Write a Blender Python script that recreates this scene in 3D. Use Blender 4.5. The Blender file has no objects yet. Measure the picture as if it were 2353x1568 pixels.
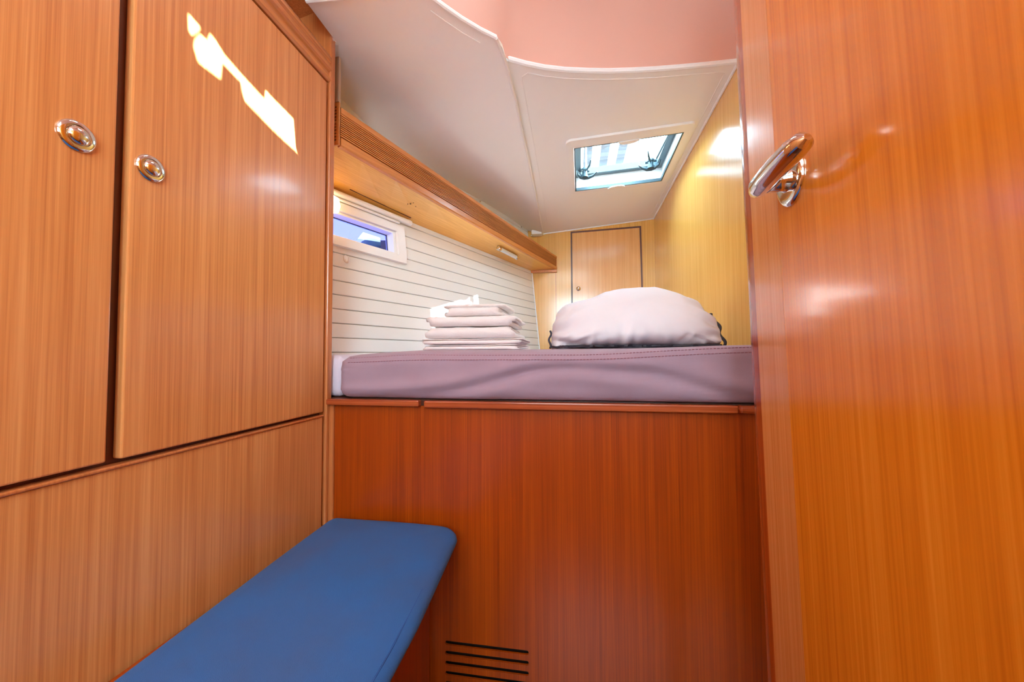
import bpy, bmesh, math, random
from mathutils import Vector, Matrix, noise
from mathutils.geometry import tessellate_polygon, delaunay_2d_cdt

random.seed(7)
scn = bpy.context.scene
COL = scn.collection

# ---------------------------------------------------------------- camera
YAW, PITCH, ROLL, FPX = math.radians(9.3), math.radians(2.0), math.radians(-0.3), 860.0
fw = Vector((-math.sin(YAW)*math.cos(PITCH), math.cos(YAW)*math.cos(PITCH), math.sin(PITCH)))
rt0 = Vector((math.cos(YAW), math.sin(YAW), 0)); up0 = rt0.cross(fw)
rt = rt0*math.cos(ROLL) + up0*math.sin(ROLL); up = up0*math.cos(ROLL) - rt0*math.sin(ROLL)
cam_d = bpy.data.cameras.new('camera'); cam = bpy.data.objects.new('camera', cam_d); COL.objects.link(cam)
cam_d.sensor_width = 36.0; cam_d.lens = FPX/2353.0*36.0; cam_d.clip_start = 0.02
M = Matrix((rt, up, -fw)).transposed().to_4x4(); M.translation = Vector((0, 0, 1.0)); cam.matrix_world = M
scn.camera = cam

# ---------------------------------------------------------------- world, sun, daylight, exposure
w = bpy.data.worlds.new('sky'); scn.world = w; w.use_nodes = True
bg = w.node_tree.nodes['Background']; bg.inputs[0].default_value = (0.62, 0.87, 1.0, 1); bg.inputs[1].default_value = 20.0

SUN = Vector((-0.743, -0.03, -0.772)).normalized()
sd = bpy.data.lights.new('sun', 'SUN'); sd.energy = 85.0; sd.angle = math.radians(0.6); sd.color = (1.0, 0.97, 0.92)
so = bpy.data.objects.new('sun', sd); COL.objects.link(so); so.rotation_euler = SUN.to_track_quat('-Z', 'Y').to_euler(); so.location = (3, 2, 5)

def area(name, loc, target, sx, sy, power, color):
    d = bpy.data.lights.new(name, 'AREA'); d.shape = 'RECTANGLE'; d.size = sx; d.size_y = sy; d.energy = power; d.color = color
    o = bpy.data.objects.new(name, d); COL.objects.link(o); o.location = loc
    o.rotation_euler = (Vector(target) - Vector(loc)).to_track_quat('-Z', 'Y').to_euler()
    return o
# unseen fill lamps added overhead at a made-up skylight and aft at the companionway
area('overhead_fill', (-0.12, -0.55, 2.28), (-0.12, -0.55, 0.0), 0.75, 0.75, 10.0, (0.93, 1.0, 0.98))
area('companionway_fill', (0.05, -1.47, 1.70), (0.05, 0.0, 1.25), 0.8, 0.7, 2.6, (0.93, 1.0, 0.98))
# sampling portal for the sky in the open hatch (emits nothing)
pt = area('hatch_portal', (0.27, 2.03, 2.10), (0.27, 2.03, 0.0), 0.5, 0.5, 1.0, (1, 1, 1)); pt.data.cycles.is_portal = True

vs = scn.view_settings
vs.view_transform = 'Standard'; vs.look = 'None'; vs.exposure = 0.3; vs.gamma = 1.0; vs.use_curve_mapping = False
scn.cycles.max_bounces = 10; scn.cycles.diffuse_bounces = 6; scn.cycles.glossy_bounces = 5; scn.cycles.transparent_max_bounces = 12

# ---------------------------------------------------------------- materials
def srgb(r, g, b):
    f = lambda c: (c/255/12.92) if c/255 <= 0.04045 else ((c/255+0.055)/1.055)**2.4
    return (f(r), f(g), f(b), 1)
MATS = {}
def base_mat(name):
    m = bpy.data.materials.new(name); m.use_nodes = True
    MATS[name] = m
    return m, m.node_tree, m.node_tree.nodes['Principled BSDF']
def plain(name, col, rough=0.5, metal=0.0, coat=0.0, bump=0.0, bscale=200.0, mottle=0.0, mscale=6.0, mcol=None, sheen=0.0):
    m, nt, p = base_mat(name)
    p.inputs['Base Color'].default_value = col; p.inputs['Roughness'].default_value = rough; p.inputs['Metallic'].default_value = metal
    p.inputs['Coat Weight'].default_value = coat; p.inputs['Coat Roughness'].default_value = 0.1
    if sheen: p.inputs['Sheen Weight'].default_value = sheen
    tc = nt.nodes.new('ShaderNodeTexCoord')
    if bump:
        n = nt.nodes.new('ShaderNodeTexNoise'); n.inputs['Scale'].default_value = bscale; n.inputs['Detail'].default_value = 3
        b = nt.nodes.new('ShaderNodeBump'); b.inputs['Strength'].default_value = bump; b.inputs['Distance'].default_value = 0.002
        nt.links.new(tc.outputs['Object'], n.inputs['Vector']); nt.links.new(n.outputs['Fac'], b.inputs['Height']); nt.links.new(b.outputs['Normal'], p.inputs['Normal'])
    if mottle:
        n = nt.nodes.new('ShaderNodeTexNoise'); n.inputs['Scale'].default_value = mscale; n.inputs['Detail'].default_value = 5
        r = nt.nodes.new('ShaderNodeMapRange'); r.inputs[1].default_value = 0.4; r.inputs[2].default_value = 0.75; r.inputs[4].default_value = mottle
        mx = nt.nodes.new('ShaderNodeMix'); mx.data_type = 'RGBA'; mx.inputs[6].default_value = col; mx.inputs[7].default_value = mcol or (col[0]*.8, col[1]*.8, col[2]*.8, 1)
        nt.links.new(tc.outputs['Object'], n.inputs['Vector']); nt.links.new(n.outputs['Fac'], r.inputs[0]); nt.links.new(r.outputs[0], mx.inputs[0]); nt.links.new(mx.outputs[2], p.inputs['Base Color'])
    return m
def wood(name, dark, mid, light, axis='Z', rough=0.3, fine=170.0, coat=0.35, contrast=0.75, rotz=0.0):
    m, nt, p = base_mat(name)
    tc = nt.nodes.new('ShaderNodeTexCoord')
    def nz(across, along, detail, dist=0.0):
        mp = nt.nodes.new('ShaderNodeMapping'); s = {'X': (along, across, across), 'Y': (across, along, across), 'Z': (across, across, along)}[axis]
        mp.inputs['Scale'].default_value = s
        n = nt.nodes.new('ShaderNodeTexNoise'); n.inputs['Scale'].default_value = 1.0; n.inputs['Detail'].default_value = detail; n.inputs['Distortion'].default_value = dist
        m0 = nt.nodes.new('ShaderNodeMapping'); m0.inputs['Rotation'].default_value = (0, 0, rotz)
        nt.links.new(tc.outputs['Object'], m0.inputs['Vector']); nt.links.new(m0.outputs[0], mp.inputs['Vector']); nt.links.new(mp.outputs[0], n.inputs['Vector'])
        return n.outputs['Fac']
    a = nz(fine, 2.2, 4.0, 0.15); b = nz(fine*0.22, 0.7, 2.0, 0.3); c = nz(fine*2.3, 9.0, 2.0)
    def math_(op, x, y):
        k = nt.nodes.new('ShaderNodeMath'); k.operation = op
        for i, v in enumerate((x, y)):
            if isinstance(v, float): k.inputs[i].default_value = v
            else: nt.links.new(v, k.inputs[i])
        return k.outputs[0]
    s = math_('ADD', math_('MULTIPLY', a, 0.55), math_('ADD', math_('MULTIPLY', b, 0.3), math_('MULTIPLY', c, 0.15)))
    cr = nt.nodes.new('ShaderNodeValToRGB')
    h = 0.14/contrast
    cr.color_ramp.elements[0].position = 0.5-h; cr.color_ramp.elements[0].color = dark
    cr.color_ramp.elements[1].position = 0.5+h; cr.color_ramp.elements[1].color = light
    e = cr.color_ramp.elements.new(0.5); e.color = mid
    nt.links.new(s, cr.inputs[0]); nt.links.new(cr.outputs[0], p.inputs['Base Color'])
    p.inputs['Roughness'].default_value = rough; p.inputs['Coat Weight'].default_value = coat; p.inputs['Coat Roughness'].default_value = 0.12
    bp = nt.nodes.new('ShaderNodeBump'); bp.inputs['Strength'].default_value = 0.12; bp.inputs['Distance'].default_value = 0.0008
    nt.links.new(a, bp.inputs['Height']); nt.links.new(bp.outputs['Normal'], p.inputs['Normal'])
    return m
def emit(name, col, strength):
    m, nt, p = base_mat(name)
    p.inputs['Base Color'].default_value = col; p.inputs['Emission Color'].default_value = col; p.inputs['Emission Strength'].default_value = strength
    return m
def pane(name, tint, gloss=0.08, rough=0.02):
    m = bpy.data.materials.new(name); m.use_nodes = True; nt = m.node_tree; MATS[name] = m
    nt.nodes.remove(nt.nodes['Principled BSDF']); out = nt.nodes['Material Output']
    t = nt.nodes.new('ShaderNodeBsdfTransparent'); t.inputs[0].default_value = tint
    g = nt.nodes.new('ShaderNodeBsdfGlossy'); g.inputs['Roughness'].default_value = rough
    mx = nt.nodes.new('ShaderNodeMixShader'); mx.inputs[0].default_value = gloss
    nt.links.new(t.outputs[0], mx.inputs[1]); nt.links.new(g.outputs[0], mx.inputs[2]); nt.links.new(mx.outputs[0], out.inputs['Surface'])
    return m

HR = math.radians(21.3)
W_CAB = wood('wardrobe_veneer', srgb(184, 108, 56), srgb(210, 138, 80), srgb(230, 164, 104), fine=260)
W_DOOR = wood('door_veneer', srgb(204, 112, 20), srgb(224, 133, 28), srgb(238, 152, 46), fine=200, rough=0.2, coat=0.5)
W_LIP = wood('door_lipping_veneer', srgb(212, 134, 64), srgb(230, 156, 84), srgb(242, 176, 106), fine=220, rough=0.22, coat=0.5)
W_SHADED = wood('shaded_veneer', srgb(132, 46, 2), srgb(158, 61, 2), srgb(180, 78, 5), fine=240, rough=0.3, coat=0.12)  # same wood as the wardrobe, its shade put into a darker colour
W_DAYLIT = wood('daylit_veneer', srgb(206, 150, 68), srgb(222, 168, 84), srgb(236, 184, 102), fine=260, rough=0.2, coat=0.5)  # same wood again, hatch daylight put into a lighter colour
W_DAYLIT_Y = wood('daylit_veneer_long', srgb(212, 152, 62), srgb(228, 170, 78), srgb(240, 186, 98), axis='Y', fine=230, rough=0.3, rotz=HR)  # long-grain version, hatch daylight in the colour as well
W_LOCK = wood('locker_door_veneer', srgb(198, 138, 74), srgb(216, 156, 90), srgb(230, 174, 108), fine=260, rough=0.2, coat=0.5)
W_REED = wood('reeded_teak', srgb(180, 108, 50), srgb(200, 126, 62), srgb(218, 146, 78), axis='Y', fine=160, rough=0.3, rotz=HR)
W_TRIMX = wood('red_teak_trim', srgb(140, 58, 26), srgb(170, 78, 38), srgb(190, 100, 54), axis='X', fine=150, rough=0.25)
W_TRIMY = wood('rail_teak', srgb(160, 92, 42), srgb(190, 116, 58), srgb(212, 138, 76), axis='Y', fine=150, rough=0.28)
W_POST = wood('post_teak', srgb(166, 92, 46), srgb(190, 112, 60), srgb(208, 132, 76), fine=170, rough=0.28)
W_EDGE = wood('door_edge_teak', srgb(150, 64, 22), srgb(176, 82, 30), srgb(196, 100, 44), fine=120, rough=0.15, coat=0.8)
W_DARK = wood('dark_teak', srgb(70, 30, 12), srgb(88, 40, 18), srgb(104, 52, 26), fine=150, rough=0.4)
W_FLOOR = wood('sole_teak', srgb(70, 36, 18), srgb(88, 48, 24), srgb(104, 60, 32), axis='Y', fine=80)
WHITE = plain('white_headliner', srgb(246, 246, 243), 0.55, bump=0.15, bscale=350)
WHITE_G = plain('white_gloss_plastic', srgb(244, 244, 242), 0.3)
PLANK = plain('painted_plank', srgb(236, 238, 234), 0.45, bump=0.06, bscale=120)
PLANK_BACK = plain('plank_joint', srgb(150, 140, 124), 0.8)
BOUNCE_PINK = plain('bounce_tinted_headliner', srgb(224, 172, 154), 0.6, bump=0.1, bscale=300)  # white liner; warm bounce off the wood is put into its colour
TAUPE = plain('taupe_trim', srgb(176, 150, 128), 0.5)
CHROME = plain('chrome', srgb(225, 222, 218), 0.08, 1.0)
STEEL = plain('brushed_steel', srgb(200, 200, 200), 0.25, 1.0)
ALU = plain('anodised_frame', srgb(78, 98, 106), 0.4, 0.2)
GUN = plain('satin_gunmetal', srgb(58, 78, 86), 0.3, 0.3)
BLACK = plain('black_rubber', srgb(24, 22, 22), 0.6)
ZIP = plain('zip_tape', srgb(52, 48, 58), 0.6)
BLUE = plain('blue_fabric', srgb(30, 94, 162), 0.85, bump=0.5, bscale=900, mottle=0.8, mscale=6.0, mcol=srgb(54, 86, 138), sheen=0.05)
BLUE_SEAM = plain('blue_seam', srgb(38, 84, 150), 0.85, bump=0.4, bscale=800)
LILAC = plain('lilac_fabric', srgb(160, 134, 150), 0.8, bump=0.25, bscale=900, mottle=0.4, mscale=12, mcol=srgb(148, 122, 138), sheen=0.1)
LILAC2 = plain('pale_lilac_fabric', srgb(212, 204, 220), 0.8, bump=0.25, bscale=900)
STITCH = plain('mauve_thread', srgb(150, 104, 120), 0.8)
TERRY = plain('white_terry', srgb(247, 240, 238), 0.95, bump=0.9, bscale=420, sheen=0.3)
SHEET = plain('pale_sheet', srgb(243, 232, 232), 0.8, bump=0.15, bscale=500)
COTTON = plain('white_cotton', srgb(233, 230, 235), 0.75, bump=0.5, bscale=22)
GLASS = pane('hatch_acrylic', (0.93, 0.97, 1.0, 1), 0.06)
PORT = pane('tinted_portlight', (0.20, 0.19, 0.36, 1), 0.08)
NAVY = plain('navy_canvas', srgb(60, 62, 120), 0.8)
LAMP = emit('lit_lamp_shade', (1.0, 0.72, 0.38, 1), 9.0)
DIFFUSER = plain('lamp_diffuser', srgb(225, 235, 240), 0.3)

# ---------------------------------------------------------------- builders
WL = {}   # world location of every object at build time
def obj(name, bm, mat, parent=None, smooth=False, recalc=True):
    if recalc: bmesh.ops.recalc_face_normals(bm, faces=bm.faces)
    xs = [v.co for v in bm.verts]
    lo = Vector((min(c.x for c in xs), min(c.y for c in xs), min(c.z for c in xs))); hi = Vector((max(c.x for c in xs), max(c.y for c in xs), max(c.z for c in xs)))
    ctr = Vector(((lo.x+hi.x)/2, (lo.y+hi.y)/2, lo.z))
    for v in bm.verts: v.co -= ctr
    me = bpy.data.meshes.new(name); bm.to_mesh(me); bm.free()
    me.materials.append(mat)
    if smooth:
        for p in me.polygons: p.use_smooth = True
        if smooth != 'all': me.set_sharp_from_angle(angle=math.radians(40))
    o = bpy.data.objects.new(name, me); COL.objects.link(o)
    if parent: o.parent = parent; o.location = ctr - WL[parent]
    else: o.location = ctr
    WL[o] = ctr
    return o
def thing(name, loc, label, cat, group=None, kind=None):
    o = bpy.data.objects.new(name, None); COL.objects.link(o); o.location = loc; o.empty_display_size = 0.05; WL[o] = Vector(loc)
    return tag(o, label, cat, group, kind)
def tag(o, label=None, cat=None, group=None, kind=None):
    if label: o['label'] = label
    if cat: o['category'] = cat
    if group: o['group'] = group
    if kind: o['kind'] = kind
    return o
def box(bm, x0, x1, y0, y1, z0, z1, bevel=0.0, seg=2):
    r = bmesh.ops.create_cube(bm, size=1.0)
    for v in r['verts']: v.co = Vector((x0+(x1-x0)*(v.co.x+.5), y0+(y1-y0)*(v.co.y+.5), z0+(z1-z0)*(v.co.z+.5)))
    if bevel:
        es = {e for v in r['verts'] for e in v.link_edges}
        bmesh.ops.bevel(bm, geom=list(es), offset=bevel, segments=seg, affect='EDGES', profile=0.5)
    return bm
def B(*a, **k): return box(bmesh.new(), *a, **k)
def in_poly(p, poly):
    r = False; n = len(poly)
    for i in range(n):
        a, b = poly[i], poly[(i+1) % n]
        if (a[1] > p[1]) != (b[1] > p[1]) and p[0] < (b[0]-a[0])*(p[1]-a[1])/(b[1]-a[1])+a[0]: r = not r
    return r
def slab(bm, outer, vec, holes=()):
    """solid from a planar outline (3D points) with holes, thickened along vec"""
    loops = [[Vector(p) for p in outer]] + [[Vector(p) for p in h] for h in holes]
    vec = Vector(vec); flat = [p for l in loops for p in l]
    n = Vector()
    for i, p in enumerate(loops[0]): n += p.cross(loops[0][(i+1) % len(loops[0])])
    n.normalize(); u = (Vector((0, 0, 1)) if abs(n.z) < 0.9 else Vector((1, 0, 0))); u = (u-n*u.dot(n)).normalized(); v = n.cross(u)
    l2 = [[Vector((p.dot(u), p.dot(v))) for p in l] for l in loops]; f2 = [p for l in l2 for p in l]
    edges = []; k = 0
    for l in loops:
        edges += [(k+i, k+(i+1) % len(l)) for i in range(len(l))]; k += len(l)
    cv, ce, cf, ov, _, _ = delaunay_2d_cdt(f2, edges, [], 0, 1e-6)
    src = [o[0] if o else None for o in ov]
    a = [bm.verts.new(p) for p in flat]; b = [bm.verts.new(p+vec) for p in flat]
    for f in cf:
        c = sum((cv[i] for i in f), Vector((0, 0)))/len(f)
        if any(src[i] is None for i in f) or not in_poly(c, l2[0]) or any(in_poly(c, h) for h in l2[1:]): continue
        t = [src[i] for i in f]
        bm.faces.new([a[i] for i in t]); bm.faces.new([b[i] for i in reversed(t)])
    k = 0
    for l in loops:
        m = len(l)
        for i in range(m):
            j = (i+1) % m
            bm.faces.new((a[k+i], a[k+j], b[k+j], b[k+i]))
        k += m
    return bm
def grid(bm, rows, close_u=False, close_v=False):
    vs_ = [[bm.verts.new(p) for p in r] for r in rows]
    nr, nc = len(vs_), len(vs_[0])
    for i in range(nr if close_v else nr-1):
        for j in range(nc if close_u else nc-1):
            bm.faces.new((vs_[i][j], vs_[i][(j+1) % nc], vs_[(i+1) % nr][(j+1) % nc], vs_[(i+1) % nr][j]))
    return vs_
def tube(bm, pts, rad, n=8, cap=True):
    pts = [Vector(p) for p in pts]; rows = []
    rs = rad if isinstance(rad, (list, tuple)) else [rad]*len(pts)
    ref = None
    for i, p in enumerate(pts):
        t = (pts[min(i+1, len(pts)-1)] - pts[max(i-1, 0)]).normalized()
        if ref is None:
            ref = Vector((0, 0, 1)) if abs(t.z) < 0.9 else Vector((1, 0, 0))
        u = (ref - t*ref.dot(t)).normalized(); ref = u; v = t.cross(u)
        rows.append([p + (u*math.cos(2*math.pi*k/n) + v*math.sin(2*math.pi*k/n))*rs[i] for k in range(n)])
    g = grid(bm, rows, close_u=True)
    if cap: bm.faces.new(list(reversed(g[0]))); bm.faces.new(g[-1])
    return bm
def lathe(bm, prof, origin, axis, n=24, sx=1.0, sy=1.0):
    """prof: (radius, height) pairs around axis; sx/sy make the section oval"""
    origin = Vector(origin); ax = Vector(axis).normalized()
    u = Vector((0, 0, 1)) if abs(ax.z) < 0.9 else Vector((0, 1, 0)); u = (u-ax*u.dot(ax)).normalized(); v = ax.cross(u)
    rows = [[origin + ax*h + (u*sx*math.cos(2*math.pi*k/n) + v*sy*math.sin(2*math.pi*k/n))*r for k in range(n)] for r, h in prof]
    g = grid(bm, rows, close_u=True)
    bm.faces.new(list(reversed(g[0]))); bm.faces.new(g[-1])
    return bm
def rounded(poly, r, step=0.03, seg=6):
    """round the corners of a 2D polygon and subdivide its straight runs"""
    out = []; n = len(poly); rs = r if isinstance(r, (list, tuple)) else [r]*n
    arcs = []
    for i in range(n):
        p0, p1, p2 = Vector(poly[i-1]), Vector(poly[i]), Vector(poly[(i+1) % n])
        a = (p0-p1).normalized(); b = (p2-p1).normalized(); ang = a.angle(b); d = rs[i]/math.tan(ang/2)
        c = p1 + (a+b).normalized()*(rs[i]/math.sin(ang/2)); s = p1+a*d; e = p1+b*d
        arc = []
        for k in range(seg+1):
            t = k/seg; q = (s-c).lerp(e-c, t); arc.append(c + q.normalized()*rs[i])
        arcs.append(arc)
    for i in range(n):
        out += arcs[i]; s = arcs[i][-1]; e = arcs[(i+1) % n][0]; m = max(1, int((e-s).length/step))
        out += [s.lerp(e, k/m) for k in range(1, m)]
    return out
def inset(poly, d):
    n = len(poly); out = []
    area2 = sum(poly[i][0]*poly[(i+1) % n][1]-poly[(i+1) % n][0]*poly[i][1] for i in range(n)); sg = 1 if area2 > 0 else -1
    for i in range(n):
        p0, p1, p2 = Vector(poly[i-1]), Vector(poly[i]), Vector(poly[(i+1) % n])
        e1 = (p1-p0).normalized(); e2 = (p2-p1).normalized()
        n1 = Vector((-e1.y, e1.x))*sg; n2 = Vector((-e2.y, e2.x))*sg
        out.append(p1 + (n1+n2)/(1+n1.dot(n2))*d)
    return out
def cushion(poly, prof, rad, step=0.03, disp=None, top=None):
    """soft slab: poly outline (2D), prof = [(inset, z)], bottom to top"""
    bm = bmesh.new(); rows = []; n0 = None
    for d, z in prof:
        q = inset(poly, d) if d else [Vector(p) for p in poly]
        rr = [max(0.004, (rad[i] if isinstance(rad, (list, tuple)) else rad) - d*0.8) for i in range(len(poly))]
        ring = rounded_n(q, rr, step, poly, rad)
        rows.append([Vector((p.x, p.y, z)) for p in ring])
    if disp:
        for r in rows:
            for i, p in enumerate(r): r[i] = disp(p)
    g = grid(bm, rows, close_u=True)
    bm.faces.new(list(reversed(g[0])))
    c = sum((v.co for v in g[-1]), Vector())/len(g[-1])
    if top: c.z = top
    cv = bm.verts.new(c); n = len(g[-1])
    for i in range(n): bm.faces.new((g[-1][i], g[-1][(i+1) % n], cv))
    return bm
def rounded_n(q, rr, step, ref, refr, seg=6):
    """rounded() with the subdivision counts fixed by the reference outline so that rings match"""
    n = len(ref); counts_ = []
    for i in range(n):
        L = (Vector(ref[(i+1) % n])-Vector(ref[i])).length; counts_.append(max(1, int(L/step)))
    out = []; arcs = []
    for i in range(n):
        p0, p1, p2 = Vector(q[i-1]), Vector(q[i]), Vector(q[(i+1) % n])
        a = (p0-p1).normalized(); b = (p2-p1).normalized(); ang = a.angle(b); d = rr[i]/math.tan(ang/2)
        c = p1 + (a+b).normalized()*(rr[i]/math.sin(ang/2)); s = p1+a*d; e = p1+b*d
        arcs.append([c + (s-c).lerp(e-c, k/seg).normalized()*rr[i] for k in range(seg+1)])
    for i in range(n):
        out += arcs[i]; s = arcs[i][-1]; e = arcs[(i+1) % n][0]; m = counts_[i]
        out += [s.lerp(e, k/m) for k in range(1, m)]
    return out
def lerp(a, b, t): return a+(b-a)*t
def interp(tab, x):
    if x <= tab[0][0]: return tab[0][1]
    for (x0, y0), (x1, y1) in zip(tab, tab[1:]):
        if x <= x1: return lerp(y0, y1, (x-x0)/(x1-x0))
    return tab[-1][1]

YB = 2.9                 # aft bulkhead
XR = 0.606               # berth side bulkhead
HN = Vector((0.9284, -0.3620, 0.0838))
def hp(y, z, off=0.0):   # a point on the flared hull lining
    return Vector((-0.268 - (YB-y)*0.3899 - 0.0903*(z-1.046), y, z)) + HN*off
def zc(x, y): return 2.006 + 0.0798*(x-XR) - 0.0329*(y-YB)     # berth headliner plane

# ================================================================= setting
tag(obj('floor', B(-1.4, 0.66, -1.52, 2.92, -0.03, 0.0), W_FLOOR), 'teak cabin sole under the bench and berth', 'floor', kind='structure')

# --- hull side: backing plus separate painted planks, opening for the portlight
PY0, PY1, PZ0, PZ1 = 1.17, 1.607, 1.455, 1.5664
bm = slab(bmesh.new(), [hp(1.115, 0.0), hp(YB, 0.0), hp(YB, 2.168), hp(1.115, 2.168)], -HN*0.02, [[hp(PY0, PZ0), hp(PY1, PZ0), hp(PY1, PZ1), hp(PY0, PZ1)]])
wall_left = tag(obj('wall_left', bm, PLANK_BACK), 'sloping white planked hull side beside the berth', 'wall', kind='structure')
def plank(y0, y1, z0, z1):
    b = bmesh.new(); t = 0.009; c = 0.0022
    prof = [(z0, 0), (z0, t-c), (z0+c, t), (z1-c, t), (z1, t-c), (z1, 0)]
    rows = [[hp(y, z, o) for z, o in prof] for y in (y0, y1)]
    g = grid(b, rows, close_u=True); b.faces.new(g[0]); b.faces.new(list(reversed(g[1])))
    obj('plank', b, PLANK, wall_left)
for k in range(-3, 18):
    z0 = 1.065+0.0557*k+0.0013; z1 = z0+0.0557-0.0026
    if k in (7, 8): plank(1.116, PY0, z0, z1); plank(PY1, YB-0.002, z0, z1)
    else: plank(1.116, YB-0.002, z0, z1)

# --- aft bulkhead and side bulkhead of the berth
bm = slab(bmesh.new(), [(-0.45, YB, 0.0), (XR+0.02, YB, 0.0), (XR+0.02, YB, 2.15), (-0.45, YB, 2.15)], (0, 0.02, 0))
wall_back = tag(obj('wall_back', bm, W_DAYLIT), 'daylight-toned veneer bulkhead closing the far end of the berth', 'wall', kind='structure')
obj('corner_bead', tube(bmesh.new(), [hp(YB-0.004, 1.0, 0.012), hp(YB-0.004, 1.66, 0.012)], 0.004, 6), WHITE_G, wall_back)
obj('cover_strip', B(-0.131, -0.127, YB-0.003, YB, 1.0, 1.66), W_REED, wall_back)
wr = tag(obj('wall_right', slab(bmesh.new(), [(XR, -1.5, 0), (XR, YB+.02, 0), (XR, YB+.02, 2.03), (XR, 1.47, 2.075), (XR, 1.454, 2.075), (XR, 1.454, 2.3195), (XR, -1.5, 2.3195)], (0.02, 0, 0)), W_DAYLIT), 'glossy daylight-toned veneer bulkhead along the inner side of the berth', 'wall', kind='structure')
# --- bulkhead behind the viewer with the companionway opening
bm = slab(bmesh.new(), [(-1.35, -1.5, 0), (XR, -1.5, 0), (XR, -1.5, 2.3195), (-1.35, -1.5, 2.3195)], (0, -0.02, 0), [[(-0.37, -1.5, 1.32), (.47, -1.5, 1.32), (.47, -1.5, 2.08), (-0.37, -1.5, 2.08)]])
tag(obj('wall_rear', bm, W_CAB), 'veneered bulkhead with the companionway opening behind the viewer', 'wall', kind='structure')

# --- white berth headliner (inner panel with the hatch cut-out)
HATCH = [(0.012, 1.785), (0.518, 1.805), (0.522, 2.275), (0.020, 2.240)]
FRONT = [(-0.212, 1.219), (-0.15, 1.258), (-0.092, 1.289), (-0.02, 1.319), (0.061, 1.345), (0.14, 1.367), (0.219, 1.385), (0.305, 1.402), (0.392, 1.416), (0.49, 1.430), (XR, 1.444)]
out = FRONT + [(XR, YB), (-0.234, YB)]
c3 = lambda p, dz=0: (p[0], p[1], zc(*p)+dz)
ceil = tag(obj('ceiling', slab(bmesh.new(), [c3(p) for p in out], (0, 0, 0.02), [[c3(p) for p in HATCH]]), WHITE), 'white inner headliner panel holding the deck hatch', 'ceiling', kind='structure')
bd = [(x, y+0.03) for x, y in FRONT[1:-1]]
bd = [(-0.172, YB-.05), (-0.172, 1.30)] + bd + [(XR-0.035, 1.475), (XR-0.035, YB-.05)]
obj('welt_line', tube(bmesh.new(), [c3(p, 0.0008) for p in bd], 0.0022, 6), WHITE, ceil)
obj('edge_bead', tube(bmesh.new(), [c3(p, 0.008) for p in FRONT], 0.009, 8), WHITE_G, ceil, smooth=True)
obj('corner_trim', tube(bmesh.new(), [c3((XR-0.004, 1.445)), c3((XR-0.004, YB))], 0.006, 8), WHITE_G, ceil, smooth=True)
obj('corner_trim', tube(bmesh.new(), [c3((XR, YB-0.004)), c3((-0.32, YB-0.004), -0.004)], 0.005, 8), WHITE_G, ceil, smooth=True)

# --- outer headliner panel, a step lower, running to the hull
ZH = [(0.6, 2.10), (1.0, 2.09), (1.39, 2.065), (1.545, 2.0), (1.713, 1.973), (1.917, 1.966), (2.13, 1.982), (2.39, 1.992), (2.6, 1.99), (2.9, 1.975)]
def xh(y): return hp(y, 2.0).x
def zl(x, y):
    xs = -0.228; t = max(0.0, min(1.0, (xs-x)/(xs-xh(y)+1e-6)))
    zs = zc(xs, y)-0.012
    return zs + (interp(ZH, y)-zs)*t**1.3
OUT2 = [(-0.215, 1.15), (-0.228, 1.114), (-0.27, 1.082), (-0.318, 1.039), (-0.355, 1.0), (-0.388, 0.962), (-0.455, 0.950), (-0.55, 0.952), (-0.66, 0.955), (-0.768, 0.960), (-0.768, 1.112)]
ys_ = [1.115, 1.2, 1.3, 1.4, 1.5, 1.6, 1.7, 1.8, 1.95, 2.1, 2.3, 2.5, 2.7, YB-0.002]
OUT2 += [(xh(y)+0.004, y) for y in ys_] + [(-0.222, YB-0.002), (-0.213, 2.0), (-0.208, 1.3)]
pts = [Vector(p) for p in OUT2]; nb = len(pts)
def inside(p, poly):
    r = False; n = len(poly)
    for i in range(n):
        a, b = poly[i], poly[(i+1) % n]
        if (a[1] > p[1]) != (b[1] > p[1]) and p[0] < (b[0]-a[0])*(p[1]-a[1])/(b[1]-a[1])+a[0]: r = not r
    return r
for i in range(12):
    for j in range(26):
        q = (-0.98+0.065*i+0.011, 0.79+0.08*j)
        if inside(q, OUT2) and all((Vector(q)-p).length > 0.02 for p in pts[:nb]): pts.append(Vector(q))
cv_, ce_, cf_, _, _, _ = delaunay_2d_cdt(pts, [], [list(range(nb))], 1, 1e-5)
bm = bmesh.new(); vv = [bm.verts.new((p.x, p.y, zl(p.x, p.y))) for p in cv_]
for f in cf_: bm.faces.new([vv[i] for i in f])
bmesh.ops.recalc_face_normals(bm, faces=bm.faces)
r = bmesh.ops.extrude_face_region(bm, geom=bm.faces[:])
for v in [e for e in r['geom'] if isinstance(e, bmesh.types.BMVert)]: v.co.z += 0.012
outer = tag(obj('ceiling', bm, WHITE, smooth=True), 'white outer headliner panel sloping over the planked hull side', 'ceiling', kind='structure')
step = [(-0.228, 1.114), (-0.217, 1.2), (-0.210, 1.4), (-0.211, 1.7), (-0.214, 2.1), (-0.218, 2.5), (-0.222, YB-0.06)]
obj('step_bead', tube(bmesh.new(), [(x, y, zl(x, y)+0.002) for x, y in step], 0.006, 8), WHITE_G, outer, smooth=True)
obj('edge_bead', tube(bmesh.new(), [(x, y, zl(x, y)+0.004) for x, y in OUT2[1:10]], 0.007, 8), WHITE_G, outer, smooth=True)
b2 = [(x-0.012, y+0.042) for x, y in OUT2[2:6]]
obj('welt_line', tube(bmesh.new(), [(x, y, zl(x, y)) for x, y in b2], 0.0018, 6), WHITE, outer)
obj('corner_block', B(-0.31, -0.226, YB-0.075, YB-0.004, 1.915, 1.955, 0.012), WHITE, outer, smooth=True)
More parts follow.
